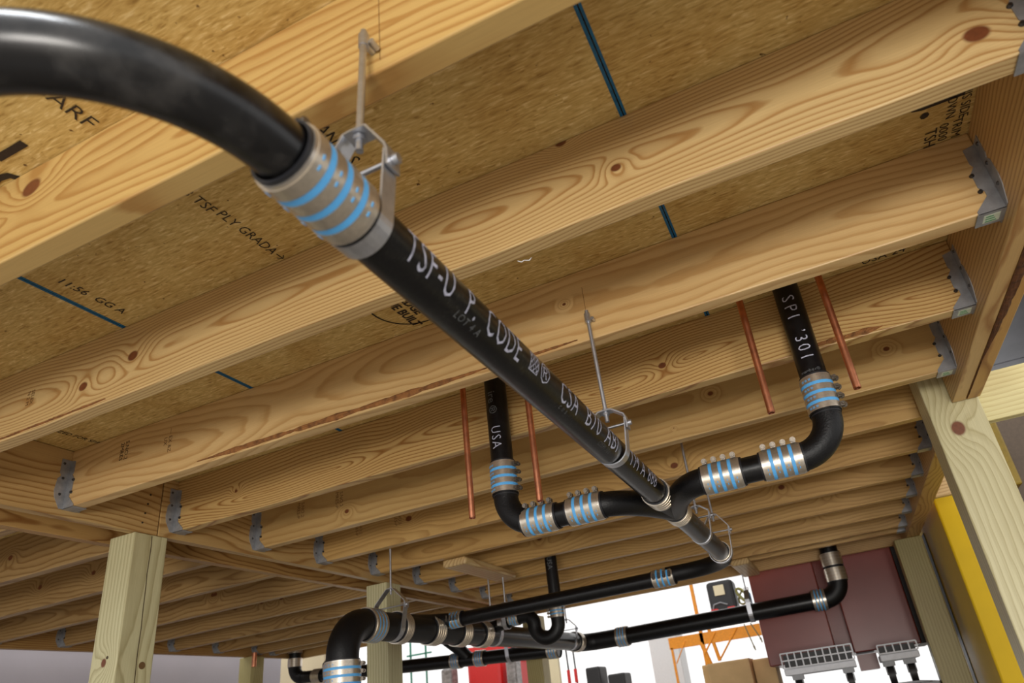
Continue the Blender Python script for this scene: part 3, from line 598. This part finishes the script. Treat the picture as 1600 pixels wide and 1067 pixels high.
# far pipe to the right
FY, FZ = 4.50, -0.315
pipe('long_sweep_bend', [(BX, 4.375, bz_(4.38))]+[Vector((BX+0.13, 4.37, FZ))+Vector((-math.cos(q), math.sin(q), 0))*0.13 for q in [math.pi/2*i/12 for i in range(13)]]+[(-1.50, FY, FZ)], RB*1.03, M_fit, 'black bend turning the big pipe towards the right', 'pipe bend')
coupling((-1.51, FY, FZ), (1, 0, 0), RB, 0.085, (0, -0.3, 1), 'steel coupling at the left end of the far right pipe', True, blue=True)
def fz_(x): return FZ+(x+1.5)*0.012
pipe('drain_pipe', [(-1.50, FY, FZ), (-0.09, FY, fz_(-0.09))], RB*0.98, M_black, 'long black pipe running right in front of the maroon cabinets')
coupling((-0.105, FY, fz_(-0.1)), (1, 0, 0), RB, 0.085, (0, -0.3, 1), 'steel coupling before the far right elbow', True, blue=True)
pipe('elbow_fitting', [(-0.10, FY, fz_(-.1))]+arc((-0.07, FY, fz_(-.1)+0.11), (0, 0, -1), (1, 0, 0), 0.11, 0, math.pi/2, 14), RB*1.04, M_fit, 'far right black elbow in front of the maroon cabinets', 'pipe elbow')
coupling((0.04, FY, -0.155), (0, 0, 1), RB, 0.085, (-0.8, -0.3, 0), 'lower steel coupling on the far right vertical pipe', True)
coupling((0.04, FY, -0.055), (0, 0, 1), RB, 0.085, (-0.8, -0.3, 0), 'upper steel coupling on the far right vertical pipe', True)
pipe('vertical_pipe', [(0.04, FY, -0.20), (0.04, FY, ZT+0.01)], RB*0.98, M_black, 'far right vertical pipe going up through the deck')
clevis(-0.565, FY, fz_(-0.565), RB, ZT, 'zinc clevis hanger at the edge of the maroon cabinets', 'X', zt=0.150, bolt=0.078)
# trap and arm
TX, TY, TR = -1.400, 2.98, 0.0335
vp = pipe('vertical_pipe', [(TX, TY, ZT+0.01), (TX, TY, -0.25)], TR, M_black, 'black vertical pipe dropping to the trap in the middle distance', group=None)
text_wrap('USA', 0.04, (TX, TY, -0.02), (0, 0, -1), TR, (0.1, -1, 0), M_grey_ink, 'grey_lettering', vp)
coupling((TX, TY, -0.275), (0, 0, 1), TR, 0.070, (-1, -0.3, 0), 'blue striped coupling between drop pipe and trap')
ut = arc((TX-0.070, TY, -0.335), (1, 0, 0), (0, 0, -1), 0.070, 0, math.pi, 22)
ut2 = arc((TX-0.140-0.055, TY, -0.325), (1, 0, 0), (0, 0, 1), 0.055, 0, math.pi/2, 12)
pipe('trap', [(TX, TY, -0.29)]+ut+ut2+[(TX-0.215, TY, -0.270)], TR*1.1, M_fit, 'black U shaped trap hanging in front of the bright background', 'trap')
coupling((-1.655, TY, -0.274), (1, 0, 0), TR, 0.06, (0, -0.6, 1), 'blue banded coupling left of the trap')
pipe('drain_pipe', [(-1.60, TY, -0.271), (-1.80, TY, -0.300)], TR, M_black, 'short arm between the trap and the big pipe')
tag(MB().ring((-1.735, TY, -0.284), (1, 0, 0), TR+0.0005, TR+0.003, 0.013).build('band_clamp', M_zinc), 'plain zinc band on the trap arm near the big pipe', 'clamp')
clevis(-1.70, TY-0.01, -0.286, TR+0.003, -0.04, 'dark clevis hanger on the trap arm, rod up to the wood block', 'X', zt=0.105, bolt=0.06, rod_top=(-1.70, TY-0.01, -0.041))
# lower far pipe, in line with the far right pipe
LR = 0.052
def lz(x): return -0.205-(x+4.4)*0.053
LX0, LX1 = -4.465, -2.03
pipe('drain_pipe', [(LX0, FY, lz(LX0)), (LX1, FY, lz(LX1))], LR, M_black, 'lower black pipe running left behind the big pipe at the bottom of the picture')
pipe('elbow_fitting', [(LX0+0.01, FY, lz(LX0))]+arc((LX0, FY, lz(LX0)+0.10), (0, 0, -1), (-1, 0, 0), 0.10, 0, math.pi/2, 12), LR*1.05, M_fit, 'small black elbow at the bottom left end of the lower pipe', 'pipe elbow')
vx = LX0-0.10; vz = lz(LX0)+0.10
pipe('vertical_pipe', [(vx, FY, vz), (vx, FY, ZT+0.01)], LR*0.97, M_black, 'short vertical pipe left of the big elbow, far back')
coupling((vx, FY, vz+0.035), (0, 0, 1), LR, 0.07, (1, 0, 0), 'lower steel coupling on the small far left vertical pipe', True)
coupling((vx, FY, vz+0.150), (0, 0, 1), LR, 0.07, (1, 0, 0), 'upper steel coupling on the small far left vertical pipe', True)
for x, bl, lab in ((-4.30, False, 'steel coupling beside the small far left elbow'), (-2.915, True, 'steel coupling on the lower pipe left of its branch'), (-2.70, True, 'steel coupling on the lower pipe right of its branch'), (-2.07, True, 'steel coupling at the right end of the lower pipe')):
    coupling((x, FY, lz(x)), (1, 0, -0.053), LR, 0.085, (0, -0.2, 1), lab, True, blue=bl)
pipe('branch_pipe', [(-2.80, FY, lz(-2.8)), (-2.86, FY-0.03, lz(-2.8)+0.08), (-2.98, FY-0.10, lz(-2.8)+0.20), (-3.02, FY-0.13, lz(-2.8)+0.24)], LR*0.95, M_fit, 'short black branch rising from the lower pipe behind the big pipe', 'pipe fitting')
for x, lab in ((-4.19, 'clevis hanger at the left end of the lower pipe'), (-2.44, 'clevis hanger near the right end of the lower pipe')):
    clevis(x, FY, lz(x), LR+0.002, ZT, lab, 'X', zt=0.13, bolt=0.07)
tag(MB().tube([(-4.50, 3.96, -0.005), (-4.50, 3.96, -0.115)], 0.018, 16).build('copper_tube', M_copper), 'short fat copper stub beside the far left corner post', 'copper tube')
# ------------------------------------------------------------------ lettering on the sheathing
ceil_text('SCARF', 0.042, -0.937, -0.085, (3, 0), 90, M_ink, 1.0, -0.0002); ceil_text('+', 0.03, -0.925, 0.0, (3, 0)); ceil_text('1 1/8 TSF', 0.034, -0.935, 0.165, (3, 0), 90, M_ink, 0.9, -0.0002)
ceil_text('PLY GRADA\u2192', 0.034, -0.928, 0.320, (3, 0), 90, M_ink, 0.85, -0.0002); ceil_text('1', 0.10, -1.105, -0.055, (3, 0), 90, M_ink, 1.0, 0.002); ceil_text('0', 0.10, -1.185, -0.01, (3, 0), 90, M_ink, 1.0, 0.002)
ceil_text('11:56  GG A', 0.032, -1.374, 0.29, (3, 0), 90, M_ink, 0.95); ceil_text('3', 0.032, -1.372, 0.155, (3, 0)); ceil_text('PANEL-S', 0.042, -0.617, 0.20, (3, 0), 90, M_ink, 0.75)
ceil_text('// SIZED FOR SPACING', 0.028, -2.085, 0.77, (2, 0), 88, M_ink, 0.8)
ceil_text('J.', 0.11, 0.452, 0.705, (4, 0), 90, M_ink, 1.0, 0.002); ceil_text('USA\nTHIS SIDE\nDOWN', 0.026, 0.50, 0.715, (4, 0), 90, M_ink, 0.9); ceil_text('TSH', 0.034, 0.44, 0.795, (4, 0), 90, M_ink, 0.9); ceil_text('TRIM\n0000', 0.026, 0.478, 0.79, (4, 0), 90)
ceil_text('USA 24', 0.04, 0.36, 1.205, (4, 0), 0, M_ink, 0.9)
# round panel stamp
ro = panels[(3, 0)]
b = MB(); c0 = Vector((-0.800, 0.700, ZT-0.0012))
for rr, hw in ((0.100, 0.0022),):
    n = 60
    vs = []; 
    for i in range(n):
        q = 2*math.pi*i/n; dd = Vector((math.cos(q), math.sin(q), 0)); vs += [c0+dd*(rr-hw), c0+dd*(rr+hw)]
    b.add(vs, [(2*i, 2*i+1, (2*i+3) % (2*n), (2*i+2) % (2*n)) for i in range(n)])
b.build('stamp_ring', M_ink, ro)
ceil_text('EDGE\nTRUE BUILT', 0.036, -0.815, 0.72, (3, 0), 90, M_ink, 0.9, 0.0012); ceil_text('FLOOR  TEK', 0.022, -0.775, 0.665, (3, 0), 90)
# ------------------------------------------------------------------ setting beyond the deck
structure(MB().box((-5.2, -2.0, -2.0), (-5.1, 4.9, 0.22)).build('wall_left', M_wallw), 'pale grey white wall under the left rim beam')
structure(MB().box((5.4, 3.5, -2.0), (5.5, 16, 2.6)).build('wall_right', plain('brown_wall', (96, 84, 72), 0.6)), 'dim brown hall wall on the right')
structure(MB().box((-7.4, 5.4, -2.0), (-5.0, 5.5, 0.6)).build('wall_back', M_beige), 'beige partition wall at the far left')
def rack_box(name, a, b, mat, label, cat, bev=0.01): return tag(MB().box(a, b, bev).build(name, mat), label, cat)
# grey hall roof seen over the right beam, of sheets with dark seams
roof = bpy.data.objects.new('trim_1', None); COL.objects.link(roof); roof.location = (3, 2, 2.6); roof['_o'] = (3, 2, 2.6); structure(roof, 'grey metal roof sheets of the hall above the right side')
for i in range(6):
    for j in range(7): MB().box((0.75+1.2*i, -1.5+2.6*j, 2.6), (1.93+1.2*i, 1.08+2.6*j, 2.63), 0.004).build('roof_sheet', M_roof, roof)
# maroon cabinets
cab = empty('maroon_cabinet', (-0.30, 4.95, -0.66), 'left maroon steel cabinet below the far rim board', 'cabinet')
MB().box((-0.560, 4.80, -0.655), (-0.095, 5.6, 0.60), 0.008).build('body', M_maroon, cab)
MB().box((-0.0945, 4.95, -0.64), (0.0145, 5.5, 0.60)).build('recessed_side_panel', M_maroon, cab)
MB().box((0.022, 4.84, -0.76), (0.148, 5.4, -0.66)).build('foot', M_maroon, cab)
cab2 = empty('maroon_cabinet', (0.23, 4.9, -0.66), 'right maroon steel cabinet beside the far right post', 'cabinet')
MB().box((0.015, 4.80, -0.645), (0.440, 5.6, 0.60), 0.008).build('body', M_maroon, cab2)
MB().box((0.444, 4.82, -0.645), (0.520, 5.6, 0.60)).build('dark_edge_trim', M_dark, cab2)
# yellow column
M_yellow_shade = plain('shaded_yellow_enamel', (128, 104, 14), 0.5)  # yellow enamel darkened: shade on the column head put into its colour
yc = empty('yellow_column', (1.0, 3.8, -2.0), 'big yellow steel column right of the far right post', 'column')
MB().box((0.655, 3.78, -2.0), (1.03, 6.2, 0.075), 0.01).build('column_body', M_yellow, yc)
MB().box((0.80, 3.95, 0.08), (1.15, 4.4, 0.50), 0.01).build('column_head', M_yellow_shade, yc)
MB().box((0.650, 4.60, -2.0), (0.654, 4.72, 0.02)).build('black_seal', M_dark, yc)
rack_box('brown_duct', (1.07, 4.45, -0.60), (2.6, 5.2, 0.78), plain('brown_steel', (92, 76, 60), 0.5), 'brown steel duct behind the pale board at the right edge', 'duct', 0.03)
# wire crates with casters on the rack deck
def wire_crate(x0, x1, y, z0, z1, nx, nz, lab, feet):
    o = empty('wire_crate', ((x0+x1)/2, y+0.2, z0), lab, 'crate')
    for i in range(nx+1):
        x = x0+(x1-x0)*i/nx; MB().box((x-0.004, y, z0), (x+0.004, y+0.008, z1)).build('upright_bar', M_crate, o)
    for j in range(nz+1):
        z = z0+(z1-z0)*j/nz; MB().box((x0, y-0.003, z-0.004), (x1, y+0.006, z+0.004)).build('cross_bar', M_crate, o)
    MB().box((x0, y+0.01, z0-0.045), (x1, y+0.42, z0-0.004), 0.006).build('tray', M_crate, o)
    MB().box((x0+0.01, y+0.05, z0), (x1-0.01, y+0.40, z1-0.01)).build('dark_liner', M_dark, o)
    for fx in feet:
        cst = MB().box((fx-0.035, y+0.02, z0-0.075), (fx+0.035, y+0.09, z0-0.046)).box((fx-0.026, y+0.03, z0-0.125), (fx-0.020, y+0.08, z0-0.07)).box((fx+0.020, y+0.03, z0-0.125), (fx+0.026, y+0.08, z0-0.07)).build('caster', M_grey, o)
        MB().tube([(fx-0.019, y+0.055, z0-0.125), (fx+0.019, y+0.055, z0-0.125)], 0.050, 20).build('caster_wheel', M_dark, cst)
wire_crate(-0.435, 0.005, 4.37, -0.690, -0.600, 10, 2, 'left white wire crate under the maroon cabinets', (-0.36, -0.05))
wire_crate(0.150, 0.375, 4.37, -0.685, -0.635, 5, 1, 'right white wire crate with dark caster wheels', (0.19, 0.31))
sr = empty('storage_rack', (-0.6, 5.1, -2.0), 'grey rack deck carrying crates and boxes, just below the picture', 'rack')
MB().box((-1.6, 4.35, -0.92), (0.43, 5.9, -0.872), 0.004).build('deck', M_grey, sr)
for x, y in ((-1.55, 4.40), (0.38, 4.40), (-1.55, 5.85), (0.38, 5.85)): MB().box((x-0.03, y-0.03, -2.0), (x+0.03, y+0.03, -0.921)).build('leg', M_grey, sr)
# cardboard boxes
def carton(x0, x1, y0, y1, z0, z1, lab):
    o = empty('cardboard_box', ((x0+x1)/2, (y0+y1)/2, z0), lab, 'box', 'cardboard boxes')
    MB().box((x0, y0, z0), (x1, y1, z1), 0.006).build('carton', M_card, o)
    MB().box((x0+0.002, y0+0.01, z1+0.0005), (x1-0.002, (y0+y1)/2-0.004, z1+0.005)).build('flap', M_card, o)
    MB().box((x0+0.002, (y0+y1)/2+0.004, z1+0.0005), (x1-0.002, y1-0.01, z1+0.005)).build('flap', M_card, o)
carton(-1.185, -0.80, 5.55, 5.88, -0.871, -0.552, 'left cardboard box, partly behind the lighter one')
carton(-1.075, -0.745, 5.20, 5.50, -0.871, -0.562, 'front cardboard box with a pale top flap')
carton(-0.735, -0.570, 5.30, 5.60, -0.871, -0.575, 'right cardboard box beside the left wire crate')
# orange pallet racking with shelf
rk = empty('orange_rack', (-1.6, 8.0, -2.0), 'bright orange storage rack in the glaring background', 'rack')
MB().box((-2.0, 8.0, -0.215), (-0.9, 8.06, -0.085)).build('beam', M_orange, rk); MB().box((-1.70, 7.94, 0.055), (-0.90, 8.30, 0.085)).build('beam', M_orange, rk)
for x0, x1, lab in ((-1.615, -1.575, 0), (-1.99, -1.965, 0)): MB().box((x0, 8.0, -2.0), (x1, 8.04, -0.2 if x0 < -1.8 else 0.9)).build('rack_upright', M_orange, rk)
for (p, q, r) in (((-1.50, 8.02, 0.0), (-1.44, 8.02, -0.42), 0.022), ((-1.44, 8.0, -0.42), (-1.16, 8.0, -0.09), 0.011), ((-1.60, 8.0, -0.33), (-1.42, 8.0, -0.10), 0.011), ((-1.95, 8.0, -0.38), (-1.80, 8.0, -0.15), 0.007), ((-1.615, 8.02, -0.19), (-1.55, 8.02, -0.46), 0.026)):
    MB().tube([p, q], r, 8).build('brace', M_orange, rk)
mc = empty('black_machine', (-1.27, 8.1, 0.09), 'black machine with a pale square label on the orange shelf', 'machine')
MB().box((-1.42, 8.0, 0.092), (-1.10, 8.3, 0.475), 0.04).build('housing', M_dark, mc); MB().box((-1.33, 7.985, 0.30), (-1.205, 7.999, 0.42), 0.004).build('square_label', M_cream, mc)
for x in (-1.36, -1.16): MB().box((x-0.05, 7.95, 0.10), (x+0.04, 7.998, 0.15), 0.01).build('red_knob', M_red, mc)
MB().tube([(-1.38, 7.97, 0.15), (-1.36, 7.96, 0.20), (-1.28, 7.96, 0.215), (-1.2, 7.96, 0.18)], 0.008, 8).build('hose', M_grey, mc)
hs = tag(MB().tube([(-1.03+0.05*math.cos(q*1.3), 8.02+0.01*q, 0.26+0.09*math.sin(q)) for q in [i*0.35 for i in range(40)]], 0.012, 8).build('coiled_hose', plain('khaki_hose', (150, 146, 84), 0.6)), 'tangle of khaki hose on the shelf beside the black machine', 'hose')
bt = empty('spray_bottle', (-0.955, 8.0, 0.086), 'pale blue and white spray bottle at the shelf end by the maroon cabinet', 'bottle')
MB().tube([(-0.955, 8.02, 0.087), (-0.955, 8.02, 0.26), (-0.955, 8.02, 0.30)], [0.04, 0.04, 0.018], 16).build('bottle_body', plain('pale_blue_plastic', (150, 190, 230), 0.3), bt); MB().box((-0.985, 7.99, 0.30), (-0.925, 8.05, 0.345), 0.008).build('spray_head', M_pwhite, bt)
for p, q, lab in (((-1.02, 7.6, -0.10), (-0.97, 7.6, -0.34), 'left'), ((-0.95, 7.6, -0.10), (-0.88, 7.6, -0.27), 'right')):
    tag(MB().tube([p, q], 0.007, 8).tube([q, Vector(q)+Vector((0.01, 0, -0.05))], [0.012, 0.006], 8).build('hanging_strap', plain('strap_'+lab, (130, 118, 84), 0.7)), '%s of two thin straps hanging from the orange beam' % lab, 'strap')
# red covered machine, teal window frames, cream board, tools, bins
rd = empty('red_cover', (-4.5, 8.2, -2.0), 'red vinyl covered machine beyond the lower pipe', 'cover')
MB().box((-4.86, 8.1, -2.0), (-4.34, 8.7, 0.06), 0.05).build('front_panel', M_red, rd); MB().box((-4.25, 8.05, -2.0), (-4.11, 8.6, -0.02), 0.03).build('side_panel', M_red, rd)
MB().prism([(-5.05, 8.3, 0.10), (-4.02, 8.3, 0.06), (-4.02, 8.3, 0.20), (-5.05, 8.3, 0.26)], (0, 0.5, 0)).build('roof_flap', M_red, rd)
rack_box('film_wrapped_stack', (-4.10, 7.75, -2.0), (-3.96, 7.95, -0.03), M_film, 'stack wrapped in crumpled grey film beside the red cover', 'stack', 0.03)
rack_box('film_wrapped_stack', (-5.06, 7.75, -2.0), (-4.90, 7.95, -0.02), M_film, 'dark film wrapped stack left of the red cover', 'stack', 0.03)
rack_box('cream_board', (-3.70, 8.0, -2.0), (-3.47, 8.06, 0.12), M_cream, 'tall cream board leaning beside the third left post', 'board', 0.004)
fr = empty('teal_window_frame', (-5.6, 8.0, -2.0), 'thin teal window frame in the glare behind the second left post', 'window frame')
for x in (-5.69, -5.44): MB().box((x-0.008, 8.0, -2.0), (x+0.008, 8.03, 0.7)).build('frame_upright', M_teal, fr)
MB().box((-5.75, 8.0, 0.24), (-5.35, 8.03, 0.262)).build('frame_rail', M_teal, fr)
for x, lab in ((-3.33, 'left'), (-3.235, 'right')):
    t = tag(MB().tube([(x, 8.0, -0.9), (x-0.015, 8.0, 0.06)], 0.011, 8).build('tool_handle', M_dark), '%s black tool handle leaning in the glare below the far bend' % lab, 'tool')
    MB().box((x-0.03, 7.98, -0.42), (x+0.01, 7.999, -0.26), 0.004).build('red_grip', M_red, t)
for x0, x1, z, lab in ((-3.12, -2.93, -0.27, 'left'), (-2.84, -2.62, -0.385, 'right')): rack_box('black_bin', (x0, 8.0, -0.75), (x1, 8.3, z), M_dark, '%s black plastic bin at the bottom edge in the glare' % lab, 'bin', 0.02)
rack_box('white_cabinet', (-2.62, 9.4, -2.0), (-2.2, 9.8, 0.12), M_pwhite, 'pale grey cabinet half lost in the glare', 'cabinet')
for o in bpy.data.objects:
    if '_o' in o: del o['_o']
